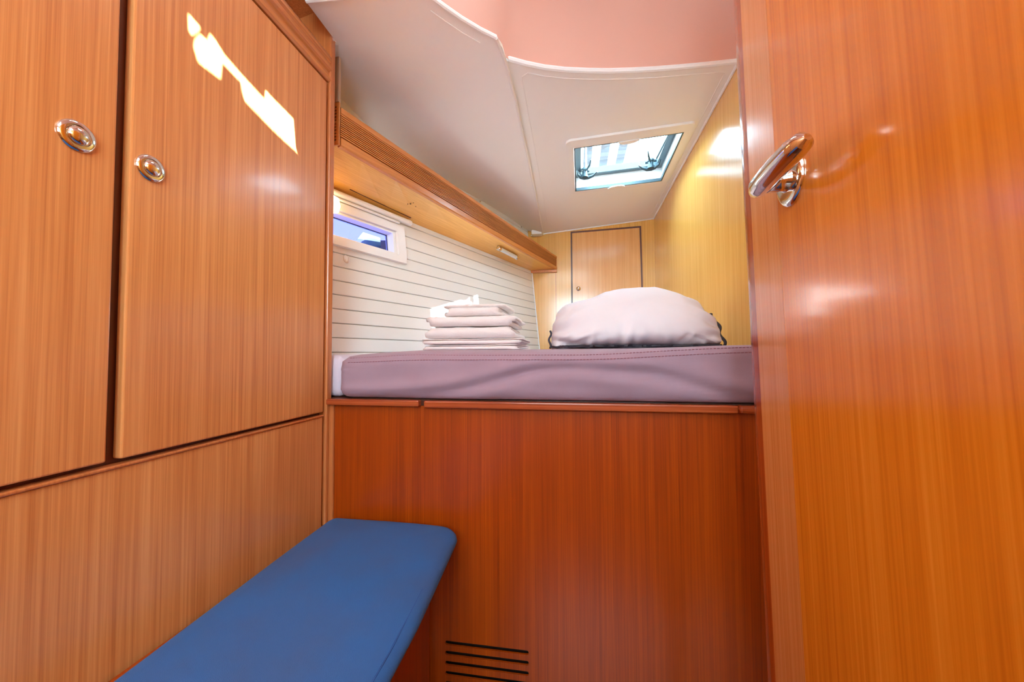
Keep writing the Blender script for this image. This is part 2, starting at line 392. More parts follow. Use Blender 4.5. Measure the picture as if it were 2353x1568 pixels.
for yy in (1.86, 2.30, 2.80):
    q = hp(yy, interp(ZH, yy)-0.012, 0.009)
    obj('screw', lathe(bmesh.new(), [(0.006, 0), (0.006, 0.002), (0.004, 0.004), (0.001, 0.0045)], q, HN, 10), STEEL, outer, smooth=True)

# --- raised headliner over the standing space, pink bounce put into its colour, coved down to the white panels
EDGE = [(-0.80, 0.955), (-0.66, 0.955), (-0.55, 0.955), (-0.455, 0.955), (-0.388, 0.964), (-0.318, 1.046), (-0.25, 1.125), (-0.218, 1.195), (-0.18, 1.248), (-0.092, 1.296), (-0.02, 1.325)] + [(x, y+0.004) for x, y in FRONT[4:]]
EDGE[-1] = (XR+0.01, 1.449)
rows = []
for dy, zt in [(0.003, -0.045), (0.0, 0.03)]+[(-0.055*(1-math.cos(a*math.pi/20)), 0.03+0.97*math.sin(a*math.pi/20)) for a in range(1, 11)]:
    rows.append([Vector((x, y+dy, lerp((zl(x, y) if x < -0.3 else (zc(x, y) if x > -0.1 else lerp(zl(x, y), zc(x, y), (x+0.3)/0.2)))+0.021, 2.30, zt))) for x, y in EDGE])
bm = bmesh.new(); grid(bm, rows)
inner = [(x, y-0.055) for x, y in EDGE]
zc_ = 2.30
def up_sun(y, z): return (-0.780+0.9624*(zc_-z), y+0.0389*(zc_-z), zc_)
streak = [(0.655, 1.677), (0.66, 1.687), (0.675, 1.685), (0.681, 1.706), (0.692, 1.703), (0.715, 1.687), (0.76, 1.674), (0.83, 1.66), (0.832, 1.686), (0.857, 1.681), (0.919, 1.673), (0.948, 1.668), (0.954, 1.60), (0.95, 1.583),
          (0.858, 1.597), (0.772, 1.617), (0.764, 1.634), (0.76, 1.655), (0.71, 1.664), (0.707, 1.624), (0.657, 1.623), (0.647, 1.647), (0.649, 1.665)]
slit = [up_sun(*p) for p in streak]  # ceiling openings invented to shape the sun streak on the wardrobe
slit2 = [up_sun(*p) for p in [(0.634, 1.708), (0.66, 1.701), (0.650, 1.681), (0.641, 1.669), (0.636, 1.673)]]
sky = [(-0.495, -0.925, zc_), (0.255, -0.925, zc_), (0.255, -0.175, zc_), (-0.495, -0.175, zc_)]
outl = [(x, y, zc_) for x, y in inner] + [(XR+0.01, -1.5, zc_), (-0.80, -1.5, zc_)]
slab(bm, outl, (0, 0, 0.002), [slit, slit2, sky])
bmesh.ops.remove_doubles(bm, verts=bm.verts, dist=0.0004)
tag(obj('ceiling', bm, BOUNCE_PINK, smooth=True, recalc=False), 'raised headliner with warm bounce light in its colour over the standing space', 'ceiling', kind='structure')
tag(obj('sun_blocker', B(-0.50, 0.26, -0.93, -0.17, 2.305, 2.312), WHITE_G), 'made-up skylight pane above the viewer, added to block the sun', 'skylight', kind='structure')  # opaque pane added out of view to keep the sun out
# unseen deck added against light leaks, open over the hatch and the sun-streak slit
dk = thing('deck', (0, 2.5, 2.17), 'white deck moulding added above the cabin to stop light leaks', 'deck', kind='structure')
obj('berth_deck', slab(bmesh.new(), [(-1.5, 1.47, 2.17), (0.9, 1.47, 2.17), (0.9, 3.6, 2.17), (-1.5, 3.6, 2.17)], (0, 0, 0.02), [[(-0.04, 1.72, 2.17), (0.85, 1.72, 2.17), (0.85, 2.75, 2.17), (-0.04, 2.75, 2.17)]]), WHITE_G, dk)
obj('coachroof', slab(bmesh.new(), [(-1.5, -1.6, 2.32), (0.9, -1.6, 2.32), (0.9, 1.47, 2.32), (-1.5, 1.47, 2.32)], (0, 0, 0.02), [[(-0.26, 0.60, 2.32), (-0.02, 0.60, 2.32), (-0.02, 1.06, 2.32), (-0.26, 1.06, 2.32)]]), WHITE_G, dk)
obj('riser', B(-1.5, 0.9, 1.455, 1.469, 2.08, 2.3195), WHITE_G, dk)
tag(obj('trim_1', B(-0.80, -0.786, -1.5, 1.082, 2.166, 2.2995), W_POST), 'teak fascia above the open wardrobe shelf', 'trim', kind='structure')

# ================================================================= wardrobe on the left
WX = -0.78
wd = thing('wardrobe', (-0.86, 0.1, 0.0), 'orange teak veneer wardrobe with round push latches along the left side', 'wardrobe')
obj('carcass', B(-0.94, WX-0.02, -1.45, 1.082, 0.0, 1.955), W_DARK, wd)
obj('end_post', B(-0.94, WX+0.006, 1.083, 1.108, 0.0, 2.165, 0.004), W_POST, wd)
obj('lower_panel', B(WX-0.0195, WX, -1.45, 1.072, 0.0, 0.806, 0.002), W_CAB, wd)
obj('ledge_strip', B(WX-0.0195, WX+0.004, -1.45, 1.072, 0.8065, 0.8125, 0.002), W_POST, wd)
def cab_door(y0, y1, ky):
    d = obj('door', B(WX-0.0195, WX, y0, y1, 0.8205, 1.886, 0.003), W_CAB, wd)
    k = Vector((WX, ky, 1.352))
    obj('latch_ring', lathe(bmesh.new(), [(0.024, 0.0), (0.0245, 0.002), (0.023, 0.0045), (0.0205, 0.006), (0.0165, 0.0062), (0.0155, 0.004)], k, (1, 0, 0), 40), CHROME, d, smooth=True)
    obj('latch_button', lathe(bmesh.new(), [(0.015, 0.001), (0.0148, 0.0055), (0.013, 0.009), (0.009, 0.0115), (0.004, 0.0126), (0.0008, 0.0128)], k, (1, 0, 0), 32), CHROME, d, smooth=True)
cab_door(0.540, 1.074, 0.572)
cab_door(0.02, 0.519, 0.466)
obj('door', B(WX-0.0195, WX, -1.45, 0.0, 0.8205, 1.886, 0.003), W_CAB, wd)
# moulded top rail with the fiddle of the open shelf
rail = [(-0.0195, 1.892), (0.000, 1.892), (0.006, 1.897), (0.007, 1.906), (0.000, 1.912), (0.000, 1.924), (0.004, 1.929), (0.010, 1.934), (0.010, 1.942), (0.004, 1.946), (0.004, 1.955), (0.009, 1.960), (0.009, 1.972), (0.004, 1.980), (-0.010, 1.980), (-0.0195, 1.975)]
bm = bmesh.new(); g = grid(bm, [[Vector((WX+o, y, z)) for o, z in rail] for y in (-1.45, 1.082)], close_u=True); bm.faces.new(g[0]); bm.faces.new(list(reversed(g[1])))
obj('top_rail', bm, W_TRIMY, wd)
obj('end_panel', slab(bmesh.new(), [(-1.35, 1.09, 0), (-0.9405, 1.09, 0), (-0.9405, 1.09, 2.166), (-0.79, 1.09, 2.166), (-0.79, 1.09, 2.3195), (-1.35, 1.09, 2.3195)], (0, 0.018, 0)), W_POST, wd)
obj('shelf_back', B(-0.90, -0.89, -1.45, 1.082, 1.9555, 2.168), W_POST, wd)
obj('shelf_top', slab(bmesh.new(), [(-0.889, -1.45, 2.125), (WX+0.004, -1.45, 2.150), (WX+0.004, 1.0825, 2.150), (-0.889, 1.0825, 2.125)], (0, 0, 0.012)), W_POST, wd)

# ================================================================= berth base
bb = thing('berth_base', (-0.1, 1.11, 0.0), 'orange veneered berth front with vent slots beneath the lilac mattress', 'berth')
def slot(x0, x1, z0, z1, y=1.10, r=0.005):
    return [(x0, y, z0+r), (x0+r*.3, y, z0+r*.3), (x0+r, y, z0), (x1-r, y, z0), (x1-r*.3, y, z0+r*.3), (x1, y, z0+r), (x1, y, z1-r), (x1-r*.3, y, z1-r*.3), (x1-r, y, z1), (x0+r, y, z1), (x0+r*.3, y, z1-r*.3), (x0, y, z1-r)]
holes = [slot(-0.387, -0.136, 0.146-0.0293*k-0.0125, 0.146-0.0293*k) for k in range(5)]
obj('front_panel', slab(bmesh.new(), [(-0.757, 1.10, 0.0), (XR-.002, 1.10, 0.0), (XR-.002, 1.10, 0.842), (-0.757, 1.10, 0.842)], (0, 0.006, 0), holes), W_SHADED, bb)
obj('vent_backing', B(-0.42, -0.10, 1.130, 1.134, 0.0, 0.19), BLACK, bb)  # black sheet stands in for the shade behind the slots
obj('gap_filler', B(-0.772, XR-.002, 1.1005, 1.116, 0.8425, 0.8605), W_DARK, bb)  # dark filler added to stop light showing through the trim gap
obj('corner_batten', B(-0.7735, -0.7575, 1.094, 1.114, 0.0, 0.842, 0.002), W_POST, bb)
obj('edge_trim', B(-0.772, -0.4635, 1.074, 1.10, 0.8425, 0.8615, 0.004), W_TRIMX, bb)
obj('edge_trim', B(-0.4465, 0.428, 1.074, 1.10, 0.8395, 0.8605, 0.004), W_TRIMX, bb)
obj('edge_trim', B(0.4285, XR-.002, 1.070, 1.10, 0.8395, 0.8605, 0.008), W_TRIMX, bb)
obj('berth_board', slab(bmesh.new(), [(-0.95, 1.112, .8435), (XR-.002, 1.112, .8435), (XR-.002, YB-.004, .8435), (-0.24, YB-.004, .8435), (-0.92, 1.20, .8435)], (0, 0, 0.018)), W_DARK, bb)

# ================================================================= mattresses
def ss(a, b, x): t = max(0.0, min(1.0, (x-a)/(b-a))); return t*t*(3-2*t)
FOLD = [(-0.74, 0.86), (-0.5, 0.872), (-0.36, 0.888), (-0.21, 0.925), (-0.11, 0.955), (0.01, 0.960), (0.16, 0.945), (0.25, 0.935), (0.33, 0.908), (0.45, 0.875), (0.6, 0.86)]
def fold_line(x): return (interp(FOLD, x-0.04)+2*interp(FOLD, x)+interp(FOLD, x+0.04))/4
def mdisp(p):
    q = Vector(p)
    fr = max(0.0, 1-(p.y-1.085)/0.05)
    if fr > 0 and p.z < 1.0:
        d = p.z-fold_line(p.x)
        q.y += fr*(0.007*math.exp(-(d/0.012)**2) - 0.008*math.exp(-((d-0.028)/0.02)**2) - 0.006*math.exp(-((d+0.03)/0.02)**2))
        q.y += fr*0.006*(noise.noise(Vector((p.x*6, p.z*14, 3.1))))
        if p.x < -0.66: q.y += fr*0.004*math.sin((p.z*260)+p.x*60)*ss(-0.66, -0.73, p.x)*ss(.93, .99, p.z)
    k = ss(0.88, 1.0, p.z)
    q.z += k*(0.018*ss(0.0, 0.5, p.x)*max(0.0, 1-(p.y-1.09)/0.16) - 0.008*ss(-0.45, -0.73, p.x))
    if p.z > 0.99: q.z += 0.002*noise.noise(Vector((p.x*4, p.y*4, 0.4)))
    return q
mpoly = [(-0.737, 1.078), (XR-0.004, 1.082), (XR-0.004, YB-0.012), (-0.262, YB-0.012), (-0.737, 1.715)]
mprof = [(0.03, 0.8635), (0.012, 0.868), (0.004, 0.878), (0.0, 0.892)] + [(0.0, 0.90+0.0075*i) for i in range(10)] + [(0.001, 0.976), (0.004, 0.986), (0.011, 0.995), (0.022, 1.003), (0.05, 1.0085), (0.10, 1.013), (0.16, 1.0155), (0.22, 1.016)]
mt = thing('mattress', (-0.05, 1.9, 0.8635), 'wide lilac grey mattress with double stitched front edge under the pillow', 'mattress')
obj('cover', cushion(mpoly, mprof, [0.035, 0.03, 0.03, 0.03, 0.03], 0.018, mdisp, top=1.016), LILAC, mt, smooth='all')
bm = bmesh.new(); x = -0.70
while x < 0.59:
    for d, z in ((0.0145, 0.9975), (0.0015, 0.9835)):
        a = mdisp(Vector((x, 1.079+d, z))); b_ = mdisp(Vector((x+0.0065, 1.079+d, z)))
        tube(bm, [a, b_], 0.0011, 4)
    x += 0.0092
tag(obj('stitching', bm, STITCH, mt), 'double row of mauve stitches', kind='stuff')
ipoly = [(-0.958, 1.118), (-0.745, 1.118), (-0.745, 1.69)]
tag(obj('mattress', cushion(ipoly, [(0.02, 0.8635), (0.006, 0.87), (0.0, 0.885), (0.0, 0.96), (0.006, 0.985), (0.02, 0.995), (0.05, 1.0)], [0.006, 0.02, 0.02], 0.03, None, top=1.002), LILAC2, smooth='all'),
    'narrow pale lilac infill mattress between the wardrobe post and the wide mattress', 'mattress')
def ztop(x, y): return 1.006+0.03*0.2

# ================================================================= towels and sheets
def ribbon(x0, x1, yf, yb, z0, th, layers, mat, name, parent=None, rot=0.0, seed=0, fuzz=0.002, sagx=0.0, nx=36, side=0.012):
    """cloth folded back and forth: ribbon profile in y-z swept along x, first fold towards the viewer"""
    t = th/layers; cl = []
    rr = t/2
    for k in range(layers):
        z = z0 + t*(k+.5); n = 10
        ya, yb_ = (yb, yf+rr*2) if k % 2 == 0 else (yf+rr*2, yb)
        last = k == layers-1
        for i in range(n+1):
            u = i/n; cl.append(Vector((0, lerp(ya, yb_, u), z)))
        if not last:
            sgn = -1 if k % 2 == 0 else 1
            cy = cl[-1].y
            for i in range(1, 6):
                a = -math.pi/2 + math.pi*i/6
                cl.append(Vector((0, cy+sgn*rr*1.7*math.cos(a), z+rr+rr*math.sin(a))))
    hw = t*0.47; n = len(cl); left = []; right = []
    for i, p in enumerate(cl):
        tg = (cl[min(i+1, n-1)]-cl[max(i-1, 0)]).normalized(); nn = Vector((0, -tg.z, tg.y))
        e = 1.0 if 0 < i < n-1 else 0.35
        left.append(p+nn*hw*e); right.append(p-nn*hw*e)
    ring = left + list(reversed(right))
    cy = sum(p.y for p in ring)/len(ring); cz = z0+th/2
    bm = bmesh.new(); rows = []
    for i in range(nx+1):
        u = i/nx; x = lerp(x0, x1, u); e = min(u, 1-u)*nx
        row = []
        for j, p in enumerate(ring):
            c = cl[j if j < n else 2*n-1-j]
            s = 1.0 if e >= 2 else (0.70, 0.94)[int(e)]
            q = Vector((x, c.y+(p.y-c.y)*s, c.z+(p.z-c.z)*s))
            lay = int((c.z-z0)/t)
            q.x += side*math.sin(lay*2.4+seed)*(2*u-1) + side*0.8*noise.noise(Vector((c.y*9, lay*3.1, seed)))*(2*u-1)
            if e < 3 and c.y < (yf+yb)/2: q.y += (0.020, 0.009, 0.003)[int(e)]
            q.z += sagx*((2*u-1)**2)*-1
            w_ = noise.noise(Vector((x*7, c.y*5, lay*1.7+seed)))*0.25*t*min(1, (c.z-z0)/th+0.0)
            q.z += w_
            q += Vector((noise.noise(q*160), noise.noise(q*160+Vector((7, 0, 0))), noise.noise(q*160+Vector((0, 9, 0)))))*fuzz
            row.append(q)
        rows.append(row)
    g = grid(bm, rows, close_u=True)
    for end in (list(reversed(g[0])), g[-1]):
        m = len(end)//2
        for j in range(m-1): bm.faces.new((end[j], end[j+1], end[-2-j], end[-1-j]))
    zmin = min(v.co.z for v in bm.verts)
    for v in bm.verts: v.co.z += max(0.0, z0-zmin)*0
    if rot:
        bmesh.ops.rotate(bm, verts=bm.verts, cent=((x0+x1)/2, (yf+yb)/2, 0), matrix=Matrix.Rotation(rot, 3, 'Z'))
    return obj(name, bm, mat, parent, smooth='all')
ZM = 1.0170
G1 = 'linen pile on the mattress'
tag(ribbon(-0.577, -0.200, 1.375, 1.70, ZM, 0.021, 3, SHEET, 'folded_sheet', seed=1, fuzz=0.0004, rot=-0.03, side=0.006), 'thin pale folded sheet at the very bottom of the linen pile', 'sheet', G1)
tag(ribbon(-0.585, -0.196, 1.372, 1.69, ZM+0.0215, 0.022, 3, SHEET, 'folded_sheet', seed=4, fuzz=0.0004, rot=0.02, side=0.008), 'pale folded sheet lying directly under the two large towels', 'sheet', G1)
tag(ribbon(-0.563, -0.226, 1.37, 1.68, ZM+0.044, 0.043, 2, TERRY, 'folded_towel', seed=2, fuzz=0.0012), 'large white terry towel, the lower of the two in the pile', 'towel', G1)
tag(ribbon(-0.560, -0.222, 1.365, 1.68, ZM+0.0895, 0.0385, 2, TERRY, 'folded_towel', seed=6, fuzz=0.0012, rot=0.015), 'large white terry towel, the upper of the two in the pile', 'towel', G1)
tag(ribbon(-0.487, -0.266, 1.37, 1.60, ZM+0.1285, 0.050, 3, TERRY, 'folded_towel', seed=9, fuzz=0.0012, rot=-0.02), 'small white terry towel on top of the linen pile', 'towel', G1)

# ================================================================= pillow with dark zip
pl = thing('pillow', (0.21, 1.50, ZM), 'plump white pillow with dark zip edging on the mattress', 'pillow')
TOPZ = [(-0.084, 0.055), (-0.078, 0.10), (-0.06, 0.145), (-0.026, 0.176), (0.02, 0.196), (0.054, 0.206), (0.12, 0.224), (0.178, 0.232), (0.24, 0.234), (0.30, 0.228), (0.372, 0.213), (0.41, 0.195), (0.443, 0.172), (0.475, 0.14), (0.492, 0.115), (0.503, 0.08), (0.512, 0.03)]
rows = []; NS = 130; NA = 120
CREASE = [((-0.07, 0.015), (0.06, 0.125), 0.010, 0.012), ((-0.07, 0.02), (0.02, 0.165), 0.008, 0.010), ((-0.06, 0.01), (0.11, 0.075), 0.009, 0.010), ((-0.05, 0.0), (0.15, 0.045), 0.007, 0.010),
          ((0.50, 0.04), (0.25, 0.150), 0.008, 0.010), ((0.50, 0.03), (0.28, 0.105), 0.009, 0.011), ((0.49, 0.07), (0.20, 0.185), 0.006, 0.010), ((0.50, 0.015), (0.33, 0.06), 0.009, 0.010), ((0.46, 0.09), (0.33, 0.16), 0.006, 0.010),
          ((0.16, 0.01), (0.20, 0.125), 0.009, 0.014), ((0.27, 0.012), (0.24, 0.085), 0.007, 0.012), ((0.05, 0.01), (0.07, 0.065), 0.009, 0.009), ((0.36, 0.01), (0.39, 0.055), 0.008, 0.010), ((0.22, 0.16), (0.10, 0.12), 0.005, 0.012), ((0.30, 0.17), (0.18, 0.20), 0.004, 0.010), ((0.10, 0.19), (0.0, 0.15), 0.005, 0.010)]
def creases(x, z):
    t_ = 0.0
    for (x0, z0), (x1, z1), A_, w_ in CREASE:
        dx, dz = x1-x0, z1-z0; L2 = dx*dx+dz*dz; t = max(0.0, min(1.0, ((x-x0)*dx+(z-z0)*dz)/L2)); L = math.sqrt(L2)
        wob = 0.006*noise.noise(Vector((x*9, z*9, x0*7)))
        d = ((x-x0)*dz-(z-z0)*dx)/L + wob; d2 = math.hypot(d, max(0.0, math.hypot(x-x0-dx*t, z-z0-dz*t)-abs(d))*0.7)
        f = (1-t)**0.6
        t_ += A_*f*(math.exp(-((d2-w_*0.5)/w_)**2)-1.25*math.exp(-((d+w_*0.9)/(w_*0.8))**2)*math.exp(-(max(0, d2-abs(d))/w_)**2))
    return t_
for i in range(NS+1):
    u = i/NS; u2 = 0.5-0.5*math.cos(math.pi*u); x = lerp(-0.084, 0.512, u2)
    H = interp(TOPZ, x); e = min(1.0, math.sin(math.pi*min(max(u, 0.02), 0.98))**0.55*1.08)
    D = 0.225*e+0.004; row = []
    for k in range(NA):
        a = 2*math.pi*k/NA; ca, sa = math.cos(a), math.sin(a)
        yy = math.copysign(abs(ca)**0.7, ca)*D
        zz = H*(0.24+0.76*sa) if sa > 0 else H*0.24*(1-abs(sa)**0.9)
        p = Vector((x, 1.51+yy, ZM+zz))
        # creases fanning out from both ends, small puckers along the bottom seam
        env = math.exp(-((x+0.08)/0.13)**2)
        cr = env*0.011*math.sin(math.atan2(zz-0.04, x+0.16)*17+noise.noise(p*7)*2.2)
        env2 = math.exp(-((x-0.52)/0.16)**2)
        cr += env2*0.009*math.sin(math.atan2(zz-0.05, 0.60-x)*19+noise.noise(p*6+Vector((3, 1, 0)))*2.0)
        cr += 0.010*noise.noise(Vector((x*5, p.y*4, zz*5))) + 0.006*math.sin(26*(zz*1.3+0.5*x)+6*noise.noise(Vector((x*3.5, p.y*3, zz*4))))*ss(0.02, 0.1, zz)*(1-ss(0.14, 0.2, zz)) + 0.010*(noise.ridged_multi_fractal(Vector((x*6+zz*5, p.y*3, zz*10-x*3)), 1.0, 2.0, 2, 0.7, 1.5)-0.8)
        if ca < 0.15: cr += creases(x, zz)
        if zz < 0.07: cr += 0.004*math.sin(x*150)*(1-zz/0.07)*(1 if ca < 0 else 0)
        n = Vector((0, ca, sa*0.8)).normalized()
        if zz > 0.004: p += n*cr*min(1, e*1.4)
        p.z = max(p.z, ZM)
        row.append(p)
    rows.append(row)
bm = bmesh.new(); g = grid(bm, rows, close_u=True); bm.faces.new(list(reversed(g[0]))); bm.faces.new(g[-1])
obj('cushion_cover', bm, COTTON, pl, smooth='all')
fr = []
for i in range(4, NS-3):
    c = min((p for p in rows[i] if p.y < 1.51 and p.z < ZM+0.02), key=lambda p: p.y)
    fr.append(Vector((c.x, c.y-0.001, max(ZM+0.004, c.z*0.3+(ZM+0.005)*0.7))))
obj('zip_edging', tube(bmesh.new(), fr, 0.004, 6), ZIP, pl, smooth=True)
re = []
for i in range(26):
    t = i/25; z = ZM+0.006+0.118*t; 
    x = lerp(0.516, 0.484, t**2)+0.006*math.sin(t*13); re.append(Vector((x, 1.40+0.03*t, z)))
obj('zip_edging', tube(bmesh.new(), re, 0.0052, 6), ZIP, pl, smooth=True)
le = [Vector((-0.086+0.004*math.sin(t*9), 1.43-0.05*t, ZM+0.07-0.066*t)) for t in [i/12 for i in range(13)]]
obj('zip_edging', tube(bmesh.new(), le, 0.004, 6), ZIP, pl, smooth=True)

# ================================================================= overhead shelf with reeded fascia
sh = thing('overhead_shelf', (-0.5, 2.0, 1.65), 'daylight-toned wooden overhead shelf with reeded fascia along the hull side', 'shelf')
FP = [(1.160, -0.791, 1.722, 1.862), (1.25, -0.755, 1.716, 1.857), (1.4, -0.694, 1.706, 1.846), (1.6, -0.614, 1.694, 1.832), (1.9, -0.500, 1.680, 1.813), (2.2, -0.387, 1.670, 1.796), (2.55, -0.256, 1.660, 1.776), (YB-0.003, -0.124, 1.652, 1.758)]
def fascia_rows(prof):
    rows = []
    for y, x, za, zb in FP:
        rows.append([Vector((x, y, 0))+Vector((0.92, -0.39, 0))*o+Vector((0, 0, lerp(za, zb, s))) for o, s in prof])
    return rows
prof = [(-0.012, 0.0), (0.003, 0.0), (0.006, 0.03), (0.006, 0.20), (0.003, 0.225)]
def sweep(name, prof, mat, parent):
    bm = bmesh.new(); g = grid(bm, fascia_rows(prof), close_u=True); bm.faces.new(g[0]); bm.faces.new(list(reversed(g[-1])))
    return obj(name, bm, mat, parent, smooth=True)
sweep('lower_lip', [(-0.012, 0.0), (0.003, 0.0), (0.007, 0.03), (0.007, 0.21), (0.002, 0.235), (-0.012, 0.235)], W_REED, sh)
prof = [(-0.012, 0.24)]
NR = 11
for k in range(NR):
    s0 = 0.24+0.58*k/NR; d = 0.58/NR
    prof += [(-0.010, s0+d*0.02), (-0.010, s0+d*0.38), (0.004, s0+d*0.44), (0.004, s0+d*0.94), (-0.010, s0+d*0.98)]
prof += [(-0.012, 0.82)]
sweep('reeding', prof, W_REED, sh)
sweep('top_band', [(-0.012, 0.825), (0.003, 0.825), (0.006, 0.84), (0.006, 0.97), (0.0, 1.0), (-0.012, 1.0)], W_REED, sh)
bm = bmesh.new(); rows = []
for y, x, za, zb in [(1.115, -0.809, 1.725, 1.866)]+FP:
    hy = min(YB-0.003, y+0.17)
    h = hp(hy, 1.648, 0.010)
    rows.append([Vector((x-0.011, y+0.004, za+0.004)), Vector((h.x, hy, 1.648)), Vector((h.x, hy, 1.660)), Vector((x-0.011, y+0.004, za+0.016))])
g = grid(bm, rows, close_u=True); bm.faces.new(g[0]); bm.faces.new(list(reversed(g[-1])))
obj('underside_panel', bm, W_DAYLIT_Y, sh)
bm = bmesh.new(); rows = [[Vector((x-0.011, y+0.004, lerp(za, zb, .985))), hp(min(YB-.003, y+.17), lerp(za, zb, .95), 0.010), hp(min(YB-.003, y+.17), lerp(za, zb, .88), 0.010), Vector((x-0.011, y+0.004, lerp(za, zb, .92)))] for y, x, za, zb in FP]
g = grid(bm, rows, close_u=True); bm.faces.new(g[0]); bm.faces.new(list(reversed(g[-1])))
obj('shelf_board', bm, W_REED, sh)
obj('end_block', B(-0.335, -0.118, YB-0.02, YB-0.003, 1.630, 1.6515, 0.002), W_REED, sh)
# louvred end plate beside the wardrobe post
hl = [[(-0.832+0.020*c, 1.148, 1.858-0.0115*k-0.006), (-0.832+0.020*c+0.015, 1.148, 1.858-0.0115*k-0.006), (-0.832+0.020*c+0.015, 1.148, 1.858-0.0115*k), (-0.832+0.020*c, 1.148, 1.858-0.0115*k)] for c in range(2) for k in range(11)]
obj('louvre_plate', slab(bmesh.new(), [(-0.86, 1.148, 1.722), (-0.787, 1.148, 1.722), (-0.787, 1.148, 1.872), (-0.86, 1.148, 1.872)], (0, 0.006, 0), hl), W_REED, sh)
obj('louvre_backing', B(-0.858, -0.795, 1.1545, 1.157, 1.726, 1.870), W_DARK, sh)
obj('corner_strip', B(-0.86, -0.787, 1.144, 1.156, 1.8725, 2.03), TAUPE, sh)
# old fixing marks under the shelf
def under(y, t):   # point on the underside between fascia and hull
    for (y0, x0, a0, b0), (y1, x1, a1, b1) in zip(FP, FP[1:]):
        if y0 <= y <= y1:
            u = (y-y0)/(y1-y0); x = lerp(x0, x1, u); za = lerp(a0, a1, u)
            h = hp(min(YB-.003, y+0.17), 1.648, 0.010); return Vector((x-0.011, y+.004, za+.004)).lerp(h, t)
for dx, dy, r_ in ((0, 0, 0.0035), (0.012, -0.012, 0.0018), (-0.018, 0.012, 0.0015), (0.0, 0.03, 0.0015)):
    p = under(1.50+dy, 0.42+dx*4); obj('screw_hole', lathe(bmesh.new(), [(r_, -0.0012), (r_, 0.001)], p, (0, 0, 1), 8), BLACK, sh)
a = under(1.22, 0.80); b_ = under(1.53, 0.86)
obj('blind_slot', tube(bmesh.new(), [a, a.lerp(b_, .5), b_], 0.0022, 6), W_DARK, sh)

# slim reading light under the shelf
rl = thing('reading_light', under(2.28, 0.35), 'slim chrome and white tube light under the far end of the shelf', 'lamp')
a = under(2.17, 0.33)+Vector((0, 0, -0.016)); b_ = under(2.40, 0.36)+Vector((0, 0, -0.016)); t_ = (b_-a).normalized()
obj('diffuser', tube(bmesh.new(), [a+t_*.028, b_-t_*.02], 0.0125, 16), DIFFUSER, rl, smooth=True)
obj('end_cap', tube(bmesh.new(), [a, a+t_*.002, a+t_*.026, a+t_*.028], [0.012, 0.0145, 0.0145, 0.013], 16), CHROME, rl, smooth=True)
obj('end_cap', tube(bmesh.new(), [b_-t_*.02, b_-t_*.018, b_-t_*.002, b_], [0.013, 0.0145, 0.0145, 0.012], 16), CHROME, rl, smooth=True)
obj('mounting_bar', tube(bmesh.new(), [a+Vector((0, 0, .012)), b_+Vector((0, 0, .012))], 0.006, 6), STEEL, rl)

# ================================================================= portlight, blind, hook, lamp on the hull side
w1 = thing('window_1', hp(1.40, 1.42), 'long white framed portlight in the planked hull side', 'window', kind='structure')
def rect(y0, y1, z0, z1, o): return [hp(y0, z0, o), hp(y1, z0, o), hp(y1, z1, o), hp(y0, z1, o)]
obj('window_frame', slab(bmesh.new(), rect(PY0-.04, 1.650, 1.424, 1.600, 0.0095), HN*0.018, [rect(PY0, PY1, PZ0+.001, PZ1-.001, 0.0095)]), WHITE_G, w1)
obj('inner_frame', slab(bmesh.new(), rect(PY0+.001, PY1-.001, PZ0+.002, PZ1-.002, -0.034), HN*0.05, [rect(PY0+.01, PY1-.018, PZ0+.010, PZ1-.012, -0.034)]), WHITE_G, w1)
obj('window_pane', slab(bmesh.new(), rect(PY0+.008, PY1-.016, PZ0+.008, PZ1-.010, -0.030), HN*0.004), PORT, w1)
obj('gasket', slab(bmesh.new(), rect(PY0+.006, PY1-.014, PZ0+.006, PZ1-.008, -0.025), HN*0.003, [rect(PY0+.011, PY1-.020, PZ0+.011, PZ1-.014, -0.025)]), BLACK, w1)
rb = thing('roller_blind', hp(1.42, 1.61, 0.03), 'white roller blind tube above the portlight', 'blind')
a, b_ = hp(1.13, 1.628, 0.034), hp(1.668, 1.628, 0.030)
obj('blind_tube', tube(bmesh.new(), [a, b_], 0.0125, 16), WHITE_G, rb, smooth=True)
a2, b2_ = hp(1.13, 1.606, 0.036), hp(1.615, 1.606, 0.034)
obj('pull_rod', tube(bmesh.new(), [a2, b2_], 0.006, 10), WHITE_G, rb, smooth=True)
obj('end_bracket', tube(bmesh.new(), [b_, b_+(b_-a).normalized()*.004, b_+(b_-a).normalized()*.020, b_+(b_-a).normalized()*.023], [0.012, 0.014, 0.0135, 0.009], 14), WHITE_G, rb, smooth=True)
hk = thing('wall_hook', hp(1.352, 1.378, 0.009), 'small cream plastic hook on the planks below the portlight', 'hook')
obj('back_plate', lathe(bmesh.new(), [(0.012, 0), (0.012, 0.003), (0.010, 0.0045), (0.002, 0.005)], hp(1.355, 1.382, 0.009), HN, 16, 1.3, 0.8), WHITE_G, hk, smooth=True)
obj('hook_arm', tube(bmesh.new(), [hp(1.355, 1.376, 0.012), hp(1.353, 1.366, 0.020), hp(1.352, 1.364, 0.030), hp(1.351, 1.372, 0.036), hp(1.351, 1.380, 0.037)], [0.005, 0.005, 0.0045, 0.004, 0.0035], 8), WHITE_G, hk, smooth=True)
lp = thing('wall_lamp', (-0.886, 1.25, 1.53), 'small glowing reading lamp peeking from behind the wardrobe post', 'lamp')
obj('lamp_shade', lathe(bmesh.new(), [(0.012, 0.0), (0.026, 0.006), (0.030, 0.03), (0.022, 0.055), (0.008, 0.062)], (-0.886, 1.25, 1.532), (0.1, 0, 1), 20), LAMP, lp, smooth=True)
